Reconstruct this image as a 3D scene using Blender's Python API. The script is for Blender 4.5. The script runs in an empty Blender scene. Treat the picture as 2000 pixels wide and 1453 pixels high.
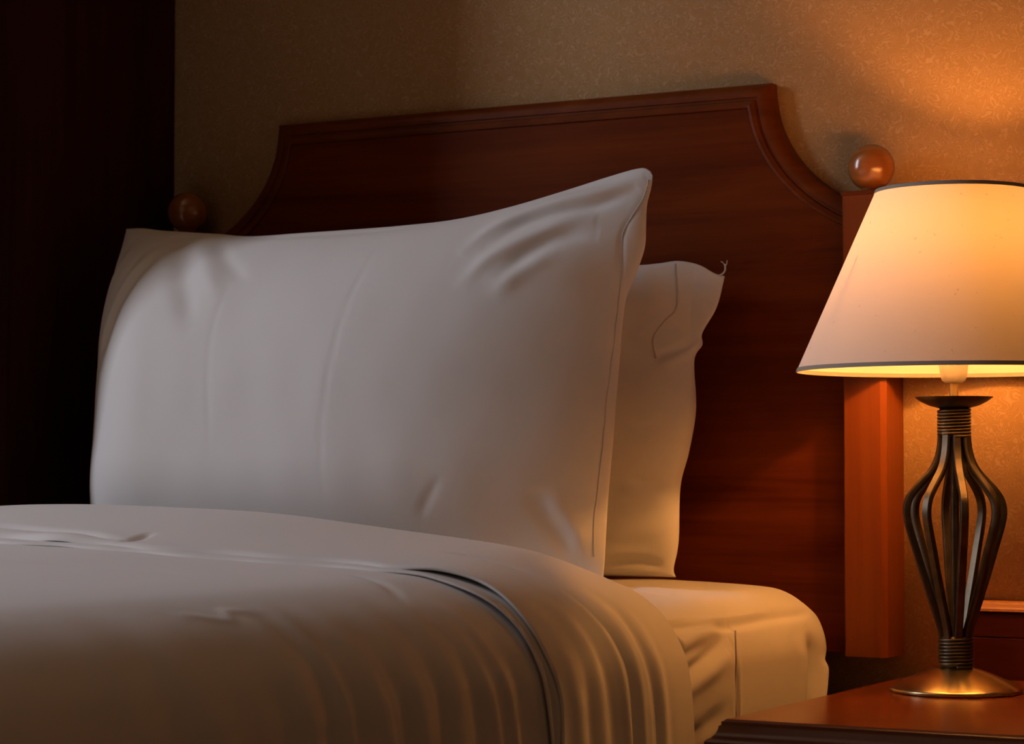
import bpy, bmesh, math, random
import numpy as np
from mathutils import Vector, Matrix
random.seed(7)
S = bpy.context.scene
COL = S.collection

# ------------------------------------------------------------ camera, world, light, exposure
cam_d = bpy.data.cameras.new('camera')
cam = bpy.data.objects.new('camera', cam_d); COL.objects.link(cam)
cam.location = (1.602, -2.92, 0.77)
cam.rotation_euler = (math.radians(90 + 2.3346), 0, math.radians(28.885))
cam_d.sensor_width = 36.0
cam_d.lens = 4550.0 / 2000 * 36
cam_d.clip_start = 0.05
cam_d.dof.use_dof = True
cam_d.dof.focus_distance = 2.82
cam_d.dof.aperture_fstop = 9.0
S.camera = cam

world = bpy.data.worlds.new('world'); S.world = world
world.use_nodes = True
world.node_tree.nodes['Background'].inputs[0].default_value = (0.6, 0.75, 1.0, 1)
world.node_tree.nodes['Background'].inputs[1].default_value = 0.02

# daylight falling through the tall window in the far left of the room
WIN_Y, WIN_Z = -1.75, 2.0
ld = bpy.data.lights.new('window_daylight', 'AREA')
ld.shape = 'RECTANGLE'; ld.size = 0.52; ld.size_y = 1.70
ld.color = (0.91, 0.95, 1.08); ld.energy = 33.5
lo = bpy.data.objects.new('window_daylight', ld); COL.objects.link(lo)
lo.location = (-1.96, WIN_Y, WIN_Z)
lo.rotation_euler = (math.radians(90), 0, math.radians(-90))
BULB_COLOR = (1.0, 0.40, 0.09)
BULB_STRENGTH = 770.0

S.view_settings.view_transform = 'Standard'
S.view_settings.look = 'None'
S.view_settings.exposure = 0.0
S.view_settings.gamma = 1.0
S.view_settings.use_curve_mapping = False

# ------------------------------------------------------------ materials
def new_mat(name):
    m = bpy.data.materials.new(name); m.use_nodes = True
    nt = m.node_tree; b = nt.nodes['Principled BSDF']
    return m, nt, b
def N(nt, t, **kw):
    n = nt.nodes.new(t)
    for k, v in kw.items():
        if k in n.inputs: n.inputs[k].default_value = v
        else: setattr(n, k, v)
    return n
def ramp(nt, fac, stops):
    r = nt.nodes.new('ShaderNodeValToRGB')
    e = r.color_ramp.elements
    e[0].position, e[0].color = stops[0][0], (*stops[0][1], 1)
    e[1].position, e[1].color = stops[-1][0], (*stops[-1][1], 1)
    for p, c in stops[1:-1]:
        x = e.new(p); x.color = (*c, 1)
    nt.links.new(fac, r.inputs[0]); return r.outputs[0]
def coords(nt, scale=(1, 1, 1), rot=(0, 0, 0)):
    tc = nt.nodes.new('ShaderNodeTexCoord'); mp = nt.nodes.new('ShaderNodeMapping')
    mp.inputs['Scale'].default_value = scale; mp.inputs['Rotation'].default_value = rot
    nt.links.new(tc.outputs['Object'], mp.inputs[0]); return mp.outputs[0]
def bump(nt, b, h, strength, dist=0.001):
    bp = N(nt, 'ShaderNodeBump'); bp.inputs['Strength'].default_value = strength
    bp.inputs['Distance'].default_value = dist
    nt.links.new(h, bp.inputs['Height']); nt.links.new(bp.outputs[0], b.inputs['Normal'])

def wood(name, dark, light, scale, rough=0.35, coat=0.3):
    m, nt, b = new_mat(name)
    c = coords(nt, scale)
    n1 = N(nt, 'ShaderNodeTexNoise', Scale=1.0, Detail=6.0, Roughness=0.6, Distortion=0.6)
    nt.links.new(c, n1.inputs['Vector'])
    c2 = coords(nt, tuple(s * 6 if s > min(scale) * 1.5 else s * 2 for s in scale))
    n2 = N(nt, 'ShaderNodeTexNoise', Scale=1.0, Detail=4.0, Roughness=0.7)
    nt.links.new(c2, n2.inputs['Vector'])
    mx = N(nt, 'ShaderNodeMath', operation='MULTIPLY_ADD'); mx.inputs[1].default_value = 0.35
    nt.links.new(n2.outputs[0], mx.inputs[0]); nt.links.new(n1.outputs[0], mx.inputs[2])
    mid = tuple((a + d) / 2 for a, d in zip(dark, light))
    col = ramp(nt, mx.outputs[0], [(0.45, dark), (0.66, mid), (0.88, light)])
    nt.links.new(col, b.inputs['Base Color'])
    b.inputs['Roughness'].default_value = rough
    b.inputs['Specular IOR Level'].default_value = 0.06 + coat * 1.1
    b.inputs['Coat Weight'].default_value = coat; b.inputs['Coat Roughness'].default_value = 0.18
    bump(nt, b, n2.outputs[0], 0.15, 0.0004)
    return m
M = {}
M['headboard'] = wood('cherry_veneer', (0.085, 0.012, 0.001), (0.175, 0.034, 0.003), (1.6, 5, 22), 0.40, 0.0)
M['moulding'] = wood('cherry_moulding', (0.10, 0.018, 0.002), (0.18, 0.038, 0.005), (8, 8, 20), 0.40, 0.05)
M['post'] = wood('light_cherry', (0.165, 0.034, 0.003), (0.215, 0.052, 0.005), (30, 30, 1.5), 0.45, 0.1)
M['ball'] = wood('turned_cherry', (0.26, 0.080, 0.014), (0.36, 0.125, 0.026), (20, 20, 60), 0.22, 0.6)
M['table'] = wood('nightstand_cherry', (0.14, 0.024, 0.003), (0.27, 0.058, 0.008), (4, 34, 34), 0.24, 0.25)
M['table_dark'] = wood('nightstand_edge', (0.075, 0.018, 0.006), (0.14, 0.040, 0.012), (4, 30, 30), 0.32, 0.4)
M['panel'] = wood('dark_panel', (0.045, 0.006, 0.002), (0.075, 0.012, 0.003), (4, 30, 24), 0.4, 0.0)
M['rail'] = wood('rail_wood', (0.42, 0.15, 0.035), (0.52, 0.21, 0.055), (5, 40, 40), 0.30, 0.4)
M['partition'] = wood('partition_laminate', (0.030, 0.007, 0.005), (0.060, 0.014, 0.008), (20, 20, 2), 0.55, 0.0)

# worn patches on the nightstand top
m = M['table']; nt = m.node_tree; b = nt.nodes['Principled BSDF']
c = coords(nt, (16, 80, 16)); n = N(nt, 'ShaderNodeTexNoise', Scale=1.0, Detail=3.0); nt.links.new(c, n.inputs['Vector'])
g = N(nt, 'ShaderNodeMapRange'); g.inputs[1].default_value = 0.66; g.inputs[2].default_value = 0.72
nt.links.new(n.outputs[0], g.inputs[0])
old = b.inputs['Base Color'].links[0].from_socket
mix = N(nt, 'ShaderNodeMix', data_type='RGBA'); mix.inputs[7].default_value = (0.42, 0.20, 0.08, 1)
mu = N(nt, 'ShaderNodeMath', operation='MULTIPLY'); mu.inputs[1].default_value = 0.35
nt.links.new(g.outputs[0], mu.inputs[0]); nt.links.new(mu.outputs[0], mix.inputs[0])
nt.links.new(old, mix.inputs[6]); nt.links.new(mix.outputs[2], b.inputs['Base Color'])

def fabric(name, color, scale=900, strength=0.12, rough=0.85, sheen=0.15):
    m, nt, b = new_mat(name)
    b.inputs['Base Color'].default_value = (*color, 1)
    b.inputs['Roughness'].default_value = rough
    b.inputs['Sheen Weight'].default_value = sheen
    b.inputs['Specular IOR Level'].default_value = 0.25
    c = coords(nt, (1, 1, 1))
    n1 = N(nt, 'ShaderNodeTexNoise', Scale=scale, Detail=2.0); nt.links.new(c, n1.inputs['Vector'])
    n2 = N(nt, 'ShaderNodeTexNoise', Scale=26.0, Detail=3.0); nt.links.new(c, n2.inputs['Vector'])
    a = N(nt, 'ShaderNodeMath', operation='MULTIPLY_ADD'); a.inputs[1].default_value = 2.0
    nt.links.new(n2.outputs[0], a.inputs[0]); nt.links.new(n1.outputs[0], a.inputs[2])
    bump(nt, b, a.outputs[0], strength, 0.0006)
    return m
M['linen'] = fabric('white_cotton', (0.80, 0.79, 0.78))
M['sheet'] = fabric('white_sheet', (0.72, 0.70, 0.67))
M['seam'] = fabric('seam_stitching', (0.58, 0.54, 0.51))
M['base'] = fabric('base_fabric', (0.30, 0.25, 0.20))
M['carpet'] = fabric('carpet', (0.34, 0.17, 0.08), 300, 0.8)

# embossed vermicelli wallpaper
m, nt, b = new_mat('wallpaper'); M['wallpaper'] = m
c = coords(nt, (1, 1, 1))
n1 = N(nt, 'ShaderNodeTexNoise', Scale=72.0, Detail=0.0, Roughness=0.4, Distortion=1.0); nt.links.new(c, n1.inputs['Vector'])
mu = N(nt, 'ShaderNodeMath', operation='MULTIPLY'); mu.inputs[1].default_value = 6.0
fr = N(nt, 'ShaderNodeMath', operation='PINGPONG'); fr.inputs[1].default_value = 0.5
nt.links.new(n1.outputs[0], mu.inputs[0]); nt.links.new(mu.outputs[0], fr.inputs[0])
mr = N(nt, 'ShaderNodeMapRange', interpolation_type='SMOOTHSTEP')
mr.inputs[1].default_value = 0.26; mr.inputs[2].default_value = 0.44
nt.links.new(fr.outputs[0], mr.inputs[0])
n3 = N(nt, 'ShaderNodeTexNoise', Scale=55.0, Detail=1.0); nt.links.new(c, n3.inputs['Vector'])
m3 = N(nt, 'ShaderNodeMapRange'); m3.inputs[1].default_value = 0.25; m3.inputs[2].default_value = 0.5
nt.links.new(n3.outputs[0], m3.inputs[0])
mm = N(nt, 'ShaderNodeMath', operation='MULTIPLY')
nt.links.new(mr.outputs[0], mm.inputs[0]); nt.links.new(m3.outputs[0], mm.inputs[1])
col = ramp(nt, mm.outputs[0], [(0.0, (0.44, 0.262, 0.113)), (1.0, (0.530, 0.345, 0.190))])
nt.links.new(col, b.inputs['Base Color'])
b.inputs['Roughness'].default_value = 0.8; b.inputs['Specular IOR Level'].default_value = 0.2
bump(nt, b, mm.outputs[0], 0.25, 0.0005)

def plain(name, color, rough=0.6, metallic=0.0, nscale=0.0):
    m, nt, b = new_mat(name)
    b.inputs['Base Color'].default_value = (*color, 1)
    b.inputs['Roughness'].default_value = rough; b.inputs['Metallic'].default_value = metallic
    if nscale:
        c = coords(nt, (1, 1, 1)); n1 = N(nt, 'ShaderNodeTexNoise', Scale=nscale, Detail=3.0)
        nt.links.new(c, n1.inputs['Vector'])
        dk = tuple(v * 0.7 for v in color)
        nt.links.new(ramp(nt, n1.outputs[0], [(0.35, dk), (0.65, color)]), b.inputs['Base Color'])
        r2 = N(nt, 'ShaderNodeMapRange'); r2.inputs[3].default_value = rough * 0.85; r2.inputs[4].default_value = rough * 1.15
        nt.links.new(n1.outputs[0], r2.inputs[0]); nt.links.new(r2.outputs[0], b.inputs['Roughness'])
    return m
M['bronze'] = plain('antique_bronze', (0.140, 0.112, 0.078), 0.40, 1.0, 60)
M['brass'] = plain('brushed_brass', (0.62, 0.50, 0.26), 0.26, 1.0, 0)
M['stem'] = plain('brass_tube', (0.65, 0.45, 0.20), 0.35, 1.0, 30)
M['socket'] = plain('cream_plastic', (0.75, 0.68, 0.58), 0.45, 0.0, 20)
M['plaster'] = plain('plaster', (0.62, 0.41, 0.23), 0.9, 0.0, 0)
M['frame'] = plain('white_window_frame', (0.6, 0.58, 0.55), 0.5, 0.0, 9)
M['trim'] = fabric('shade_trim', (0.42, 0.36, 0.30))

# lamp shade cloth: diffuse + translucent
m = bpy.data.materials.new('shade_cloth'); m.use_nodes = True; nt = m.node_tree; M['shade'] = m
for x in list(nt.nodes):
    if x.type != 'OUTPUT_MATERIAL': nt.nodes.remove(x)
out = [x for x in nt.nodes if x.type == 'OUTPUT_MATERIAL'][0]
c = coords(nt, (1, 1, 1))
n1 = N(nt, 'ShaderNodeTexNoise', Scale=420.0, Detail=2.0); nt.links.new(c, n1.inputs['Vector'])
n2 = N(nt, 'ShaderNodeTexNoise', Scale=130.0, Detail=1.0); nt.links.new(c, n2.inputs['Vector'])
sp = ramp(nt, n2.outputs[0], [(0.20, (0.68, 0.60, 0.52)), (0.28, (0.84, 0.80, 0.74))])
d = N(nt, 'ShaderNodeBsdfDiffuse'); t = N(nt, 'ShaderNodeBsdfTranslucent')
t.inputs[0].default_value = (0.95, 0.80, 0.62, 1)
nt.links.new(sp, d.inputs[0])
bp = N(nt, 'ShaderNodeBump'); bp.inputs['Strength'].default_value = 0.2; bp.inputs['Distance'].default_value = 0.0005
nt.links.new(n1.outputs[0], bp.inputs['Height']); nt.links.new(bp.outputs[0], d.inputs['Normal'])
ms = N(nt, 'ShaderNodeMixShader'); ms.inputs[0].default_value = 0.095
nt.links.new(d.outputs[0], ms.inputs[1]); nt.links.new(t.outputs[0], ms.inputs[2])
nt.links.new(ms.outputs[0], out.inputs[0])

m, nt, b = new_mat('lit_bulb'); M['bulb'] = m
b.inputs['Base Color'].default_value = (0.9, 0.85, 0.8, 1)
b.inputs['Emission Color'].default_value = (*BULB_COLOR, 1)
b.inputs['Emission Strength'].default_value = BULB_STRENGTH

# ------------------------------------------------------------ helpers
def link_mesh(name, me, mat, parent=None, loc=None, smooth=True):
    if mat is not None: me.materials.append(mat)
    if smooth:
        for p in me.polygons: p.use_smooth = True
    o = bpy.data.objects.new(name, me); COL.objects.link(o)
    if parent is not None: o.parent = parent
    if loc is not None: o.location = loc
    return o
def obj(name, bm, mat, parent=None, smooth=True, doubles=0.0, sharp=None):
    if doubles: bmesh.ops.remove_doubles(bm, verts=bm.verts, dist=doubles)
    bmesh.ops.recalc_face_normals(bm, faces=bm.faces)
    if sharp is not None:
        for e in bm.edges:
            if len(e.link_faces) == 2 and e.calc_face_angle(0) > sharp: e.smooth = False
    me = bpy.data.meshes.new(name); bm.to_mesh(me); bm.free()
    return link_mesh(name, me, mat, parent, None, smooth)
def thing(name, label, cat, loc=(0, 0, 0), group=None):
    o = bpy.data.objects.new(name, None); COL.objects.link(o); o.empty_display_size = 0.05
    o.location = loc; o['label'] = label; o['category'] = cat
    if group: o['group'] = group
    return o
def structure(o): o['kind'] = 'structure'; return o

def add_box(bm, x0, x1, y0, y1, z0, z1, bevel=0.0, seg=2):
    r = bmesh.ops.create_cube(bm, size=1.0)
    vs = r['verts']
    for v in vs:
        v.co = Vector(((x0 + x1) / 2 + v.co.x * (x1 - x0), (y0 + y1) / 2 + v.co.y * (y1 - y0), (z0 + z1) / 2 + v.co.z * (z1 - z0)))
    if bevel:
        es = list({e for v in vs for e in v.link_edges})
        bmesh.ops.bevel(bm, geom=es, offset=bevel, segments=seg, affect='EDGES', profile=0.5)
def box(name, mat, parent, x0, x1, y0, y1, z0, z1, bevel=0.0, seg=2):
    bm = bmesh.new(); add_box(bm, x0, x1, y0, y1, z0, z1, bevel, seg)
    return obj(name, bm, mat, parent, True, 0, math.radians(35))
def add_rings(bm, rings, close_u=True, cap=False, close_v=False):
    vr = [[bm.verts.new(p) for p in r] for r in rings]
    n = len(vr[0]); m_ = len(vr)
    for i in range(m_ if close_v else m_ - 1):
        a, b_ = vr[i], vr[(i + 1) % m_]
        for j in range(n if close_u else n - 1):
            bm.faces.new((a[j], a[(j + 1) % n], b_[(j + 1) % n], b_[j]))
    if cap:
        bm.faces.new(vr[0][::-1]); bm.faces.new(vr[-1])
def add_lathe(bm, prof, seg=64, closed=False, c=(0, 0)):
    rings = []
    for r, z in prof:
        rings.append([Vector((c[0] + max(r, 1e-5) * math.cos(2 * math.pi * k / seg), c[1] + max(r, 1e-5) * math.sin(2 * math.pi * k / seg), z)) for k in range(seg)])
    add_rings(bm, rings, True, False, closed)
def add_tube(bm, pts, rad, seg=10, sect=None):
    """tube along pts; sect = list of (a,b) in the local frame (b along the reference normal)"""
    pts = [Vector(p) for p in pts]; rings = []
    up = None
    for i, p in enumerate(pts):
        t = (pts[min(i + 1, len(pts) - 1)] - pts[max(i - 1, 0)]).normalized()
        if up is None:
            up = Vector((0, 0, 1)) if abs(t.z) < 0.9 else Vector((1, 0, 0))
        s = t.cross(up).normalized(); up = s.cross(t).normalized()
        r = rad[i] if isinstance(rad, (list, tuple)) else rad
        if sect: rings.append([p + s * a + up * b_ for a, b_ in sect])
        else: rings.append([p + (s * math.cos(2 * math.pi * k / seg) + up * math.sin(2 * math.pi * k / seg)) * r for k in range(seg)])
    add_rings(bm, rings, True, True)

def interp_curve(pts, n):
    """Catmull-Rom through pts, resampled to n points evenly by arc length"""
    P = np.array(pts, float); Q = np.vstack([2 * P[0] - P[1], P, 2 * P[-1] - P[-2]]); out = []
    for i in range(1, len(Q) - 2):
        for t in np.linspace(0, 1, 24, endpoint=False):
            a, b_, c_, d_ = Q[i - 1], Q[i], Q[i + 1], Q[i + 2]
            out.append(0.5 * (2 * b_ + (c_ - a) * t + (2 * a - 5 * b_ + 4 * c_ - d_) * t ** 2 + (3 * b_ - a - 3 * c_ + d_) * t ** 3))
    out.append(P[-1]); out = np.array(out)
    L = np.concatenate([[0], np.cumsum(np.linalg.norm(np.diff(out, axis=0), axis=1))])
    u = np.linspace(0, L[-1], n)
    return np.stack([np.interp(u, L, out[:, k]) for k in range(out.shape[1])], 1)
def polydist(X, Y, pts):
    """distance to polyline and parameter along it (0..1)"""
    P = interp_curve(pts, 30) if len(pts) > 2 else np.array([np.array(pts[0]) + (np.array(pts[1]) - np.array(pts[0])) * k / 12 for k in range(13)])
    best = np.full(X.shape, 1e9); par = np.zeros(X.shape); sd = np.zeros(X.shape)
    for i in range(len(P) - 1):
        ax, ay = P[i]; dx, dy = P[i + 1] - P[i]; L2 = dx * dx + dy * dy + 1e-12
        t = np.clip(((X - ax) * dx + (Y - ay) * dy) / L2, 0, 1)
        ex, ey = X - ax - t * dx, Y - ay - t * dy
        d_ = np.hypot(ex, ey); k = d_ < best
        best = np.where(k, d_, best); par = np.where(k, (i + t) / (len(P) - 1), par)
        sd = np.where(k, np.sign(dx * ey - dy * ex), sd)
    return best, par, sd
def crease(X, Y, pts, amp, w, taper=0.35):
    d_, t, _ = polydist(X, Y, pts)
    e = np.clip(np.minimum(t, 1 - t) / taper, 0, 1); e = e * e * (3 - 2 * e)
    return amp * (0.15 + 0.85 * e) * np.exp(-(d_ / w) ** 2) * (e > 0.0)
def vnoise(X, Y, seed):
    r = np.random.RandomState(seed); out = np.zeros(X.shape)
    for k in range(9):
        a = r.uniform(0, 2 * np.pi); f = r.uniform(0.6, 1.7); ph = r.uniform(0, 6.28)
        out += np.sin((X * np.cos(a) + Y * np.sin(a)) * f + ph)
    return out / 4.0
def grid_mesh(name, V, mat, parent):
    """V: (n,m,3) array -> open grid"""
    n, m_ = V.shape[:2]
    idx = np.arange(n * m_).reshape(n, m_)
    f = np.stack([idx[:-1, :-1], idx[:-1, 1:], idx[1:, 1:], idx[1:, :-1]], -1).reshape(-1, 4)
    me = bpy.data.meshes.new(name); me.from_pydata(V.reshape(-1, 3).tolist(), [], f.tolist()); me.update()
    return link_mesh(name, me, mat, parent)
def shell_mesh(name, A, B, mat, parent):
    """closed shell between two grids of equal size"""
    n, m_ = A.shape[:2]
    idx = np.arange(n * m_).reshape(n, m_); off = n * m_
    f = np.stack([idx[:-1, :-1], idx[:-1, 1:], idx[1:, 1:], idx[1:, :-1]], -1).reshape(-1, 4)
    g = f[:, ::-1] + off
    bd = list(idx[0, :]) + list(idx[1:, -1]) + list(idx[-1, -2::-1]) + list(idx[-2:0:-1, 0])
    s = [(bd[i], bd[i] + off, bd[(i + 1) % len(bd)] + off, bd[(i + 1) % len(bd)]) for i in range(len(bd))]
    me = bpy.data.meshes.new(name)
    me.from_pydata(np.vstack([A.reshape(-1, 3), B.reshape(-1, 3)]).tolist(), [], f.tolist() + g.tolist() + [tuple(int(q) for q in x) for x in s])
    bm = bmesh.new(); bm.from_mesh(me); bmesh.ops.remove_doubles(bm, verts=bm.verts, dist=1e-6)
    bmesh.ops.recalc_face_normals(bm, faces=bm.faces); bm.to_mesh(me); bm.free()
    return link_mesh(name, me, mat, parent)

# ------------------------------------------------------------ the room
CEIL = 3.0; XL, XR, YF = -1.9, 2.1, -3.6
structure(box('wall_headboard', M['wallpaper'], None, XL, XR, 0, 0.1, 0, CEIL))
structure(box('floor', M['carpet'], None, XL, XR, YF, 0.1, -0.05, 0))
structure(box('ceiling', M['plaster'], None, XL, XR, YF, 0.1, CEIL, CEIL + 0.05))
structure(box('wall_right', M['wallpaper'], None, XR, XR + 0.1, YF, 0.1, 0, CEIL))
structure(box('wall_front', M['plaster'], None, XL, XR, YF - 0.1, YF, 0, CEIL))
bm = bmesh.new()
wy0, wy1, wz0, wz1 = WIN_Y - 0.29, WIN_Y + 0.29, WIN_Z - 0.88, WIN_Z + 0.88
add_box(bm, XL - 0.1, XL, YF, wy0, 0, CEIL); add_box(bm, XL - 0.1, XL, wy1, 0.1, 0, CEIL)
add_box(bm, XL - 0.1, XL, wy0, wy1, 0, wz0); add_box(bm, XL - 0.1, XL, wy0, wy1, wz1, CEIL)
structure(obj('wall_window', bm, M['plaster'], None, False))
bm = bmesh.new()
for a in ((wy0 - 0.05, wy0 + 0.02, wz0 - 0.05, wz1 + 0.05), (wy1 - 0.02, wy1 + 0.05, wz0 - 0.05, wz1 + 0.05),
          (wy0, wy1, wz0 - 0.05, wz0 + 0.02), (wy0, wy1, wz1 - 0.02, wz1 + 0.05)):
    add_box(bm, XL, XL + 0.02, *a, 0.004)
structure(obj('window_1', bm, M['frame'], None, False))
# dark timber return wall beside the bed
structure(box('wall_left', M['partition'], None, -0.66, -0.6115, -0.55, 0.0, 0, CEIL, 0.002))

# ------------------------------------------------------------ headboard
hb = thing('headboard', 'dark cherry wood bed headboard with scalloped shoulders and ball-topped posts, fixed to the wallpapered wall', 'headboard', (0, -0.0012, 0.52))
OUT = [(0.401, 1.287), (0.4035, 1.262), (0.410, 1.232), (0.423, 1.203), (0.442, 1.176), (0.465, 1.153), (0.488, 1.136), (0.512, 1.122), (0.525, 1.118)]
right = interp_curve(OUT, 28)
left = right[::-1] * np.array([-1, 1])
outline = np.vstack([left, np.array([[x, 1.287] for x in np.linspace(-0.36, 0.36, 14)]), right])   # left post -> top -> right post
n_o = len(outline)
def offset_in(P, d_):
    T = np.zeros_like(P)
    # segment normals, pointing into the board, averaged with a mitre
    seg = np.diff(P, axis=0); seg /= np.linalg.norm(seg, axis=1)[:, None]
    nn = np.stack([seg[:, 1], -seg[:, 0]], 1)
    out = P.copy()
    for i in range(len(P)):
        a = nn[max(i - 1, 0)]; b_ = nn[min(i, len(nn) - 1)]
        mvec = (a + b_); mvec /= np.linalg.norm(mvec); k = 1 / max(0.45, mvec @ a)
        out[i] = P[i] + mvec * d_ * k
    out[0, 0], out[-1, 0] = P[0, 0], P[-1, 0]
    kc = len(P) - 28; ci = out[kc].copy(); cj = out[27].copy()
    for i in range(len(P)):
        if 27 < i < kc: out[i, 0] = min(max(out[i, 0], cj[0]), ci[0]); out[i, 1] = ci[1]
        elif i > kc and out[i, 1] > ci[1] - 1e-4: out[i] = ci + np.array([0, -1e-5 * (i - kc)])
        elif i < 27 and out[i, 1] > cj[1] - 1e-4: out[i] = cj + np.array([0, -1e-5 * (27 - i)])
    return out
MW = 0.034
prof = [(0.0, 0.0), (0.0, -0.016), (0.001, -0.019), (0.004, -0.0225), (0.009, -0.026), (0.014, -0.0275), (0.0185, -0.0275), (0.0195, -0.0255), (0.0225, -0.0255), (0.024, -0.0285), (0.0295, -0.031), (0.033, -0.0305), (MW, -0.0275), (MW, 0.0)]
bm = bmesh.new()
rings = []
for d_, y in prof:
    q = offset_in(outline, d_)
    rings.append([Vector((p[0], y, p[1])) for p in q])
add_rings(bm, rings, False, False, True)
bm.faces.ensure_lookup_table()
o = obj('edge_moulding', bm, M['moulding'], hb, True, 0, math.radians(30)); o.location = (0, 0, -0.52)
# inner field panel
inner = offset_in(outline, MW)
bm = bmesh.new()
low = 0.528
pp = [(-0.525, low)] + [tuple(p) for p in inner] + [(0.525, low)]
pf = [bm.verts.new((x, -0.0275, z)) for x, z in pp]; pb = [bm.verts.new((x, -0.0005, z)) for x, z in pp]
bm.faces.new(pf); bm.faces.new(pb[::-1])
for i in range(len(pp)): bm.faces.new((pf[i], pf[(i + 1) % len(pp)], pb[(i + 1) % len(pp)], pb[i]))
bmesh.ops.triangulate(bm, faces=[f for f in bm.faces if len(f.verts) > 4])
o = obj('panel', bm, M['headboard'], hb, False); o.location = (0, 0, -0.52)
for s in (-1, 1):
    # post with chamfered front corners
    bm = bmesh.new()
    x0, x1 = 0.520, 0.577
    c = 0.0065
    sec = [(x0 + 0.002, -0.070), (x1 - c, -0.070), (x1 - c + 0.0006, -0.0692), (x1 - 0.0006, -0.070 + c - 0.0006), (x1, -0.070 + c), (x1, 0), (x0, 0), (x0, -0.068)]
    add_rings(bm, [[Vector((s * x, y, z)) for x, y in sec] for z in (0.526, 1.122)], True, True)
    o = obj('post', bm, M['post'], hb, False); o.location = (0, 0, -0.52)
    bm = bmesh.new(); xa, xb = sorted((s * (x0 - 0.001), s * (x1 + 0.001)))
    add_box(bm, xa, xb, -0.0715, 0.0, 1.122, 1.1275, 0.0015)
    cp = obj('cap', bm, M['moulding'], o, False)
    bm = bmesh.new()
    R_ = 0.0305
    pr = [(0.0, 1.1275), (0.012, 1.1275), (0.0125, 1.131)] + [(R_ * math.sin(a), 1.160 - R_ * math.cos(a)) for a in np.linspace(0.45, math.pi, 26)]
    add_lathe(bm, pr, 48, False, (s * 0.5515, -0.045))
    obj('ball_finial', bm, M['ball'], o, True, 1e-5)

# ------------------------------------------------------------ bed: base and mattress
bed = thing('bed', 'single bed with white fitted sheet over the mattress, standing against the headboard', 'bed', (0, -1.0, 0))
def rounded_box(x0, x1, y0, y1, z0, z1, R_, nx, ny, nz):
    bm = bmesh.new()
    xs, ys, zs = np.linspace(x0, x1, nx), ny, np.linspace(z0, z1, nz)
    cache = {}
    def vert(x, y, z):
        k = (round(float(x), 5), round(float(y), 5), round(float(z), 5))
        if k in cache: return cache[k]
        p = np.array([x, y, z]); q = np.clip(p, [x0 + R_, y0 + R_, z0 + R_], [x1 - R_, y1 - R_, z1 - R_])
        d_ = p - q; L = np.linalg.norm(d_)
        p = q + d_ / L * R_ if L > 1e-9 else p
        cache[k] = bm.verts.new(p); return cache[k]
    def face(A, B, fn):
        for i in range(len(A) - 1):
            for j in range(len(B) - 1):
                try: bm.faces.new((fn(A[i], B[j]), fn(A[i + 1], B[j]), fn(A[i + 1], B[j + 1]), fn(A[i], B[j + 1])))
                except ValueError: pass
    for z in (z0, z1): face(xs, ys, lambda a, b_, z=z: vert(a, b_, z))
    for x in (x0, x1): face(ys, zs, lambda a, b_, x=x: vert(x, a, b_))
    for y in (y0, y1): face(xs, zs, lambda a, b_, y=y: vert(a, y, b_))
    bmesh.ops.recalc_face_normals(bm, faces=bm.faces)
    return bm
ys = np.concatenate([np.linspace(-2.0, -0.62, 50, endpoint=False), np.linspace(-0.62, -0.038, 190)])
bm = rounded_box(-0.505, 0.505, -2.0, -0.038, 0.40, 0.6205, 0.080, 120, ys, 80)
bm.normal_update()
V = np.array([v.co[:] for v in bm.verts]); Nn = np.array([v.normal[:] for v in bm.verts])
right_side = np.clip((V[:, 0] - 0.43) / 0.03, 0, 1)
Y, Z, X = V[:, 1], V[:, 2], V[:, 0]
# arclength-like coordinate going over the edge: t = z on the side, and grows inward on top
Tc = np.where(Z > 0.60, 0.60 + (0.505 - np.minimum(X, 0.505)) * 0.6, Z)
D = np.zeros(len(V))
def cy(pts, amp, w, tp=0.3): return crease(Y, Tc, pts, amp, w, tp)
D += cy([(-0.62, 0.600), (-0.45, 0.592), (-0.36, 0.588), (-0.24, 0.590), (-0.10, 0.590)], -0.0045, 0.0055, 0.1)
D += cy([(-0.62, 0.612), (-0.45, 0.606), (-0.36, 0.602), (-0.20, 0.603)], 0.003, 0.007, 0.2)
D += cy([(-0.36, 0.583), (-0.43, 0.566), (-0.53, 0.540), (-0.66, 0.515)], -0.009, 0.010, 0.25)
D += cy([(-0.37, 0.600), (-0.45, 0.585), (-0.58, 0.566)], 0.005, 0.009, 0.3)
D += cy([(-0.40, 0.553), (-0.50, 0.528), (-0.62, 0.500)], 0.005, 0.013, 0.3)
D += cy([(-0.44, 0.575), (-0.60, 0.556)], -0.004, 0.006, 0.3)
D += cy([(-0.40, 0.49), (-0.50, 0.465), (-0.60, 0.45)], -0.006, 0.014, 0.3)
D += cy([(-0.383, 0.578), (-0.386, 0.53), (-0.384, 0.48), (-0.390, 0.42)], -0.003, 0.0022, 0.08)
D += cy([(-0.378, 0.56), (-0.378, 0.47), (-0.375, 0.43)], 0.002, 0.006, 0.2)
D += cy([(-0.15, 0.575), (-0.135, 0.53), (-0.14, 0.48), (-0.16, 0.43)], -0.011, 0.016, 0.25)
D += cy([(-0.19, 0.565), (-0.18, 0.50), (-0.19, 0.44)], 0.003, 0.015, 0.25)
D += cy([(-0.10, 0.53), (-0.105, 0.50), (-0.12, 0.46)], 0.007, 0.008, 0.25)
D += cy([(-0.09, 0.60), (-0.08, 0.56), (-0.085, 0.52)], 0.003, 0.006, 0.25)
top = np.clip((Z - 0.6) / 0.02, 0, 1)
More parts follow.
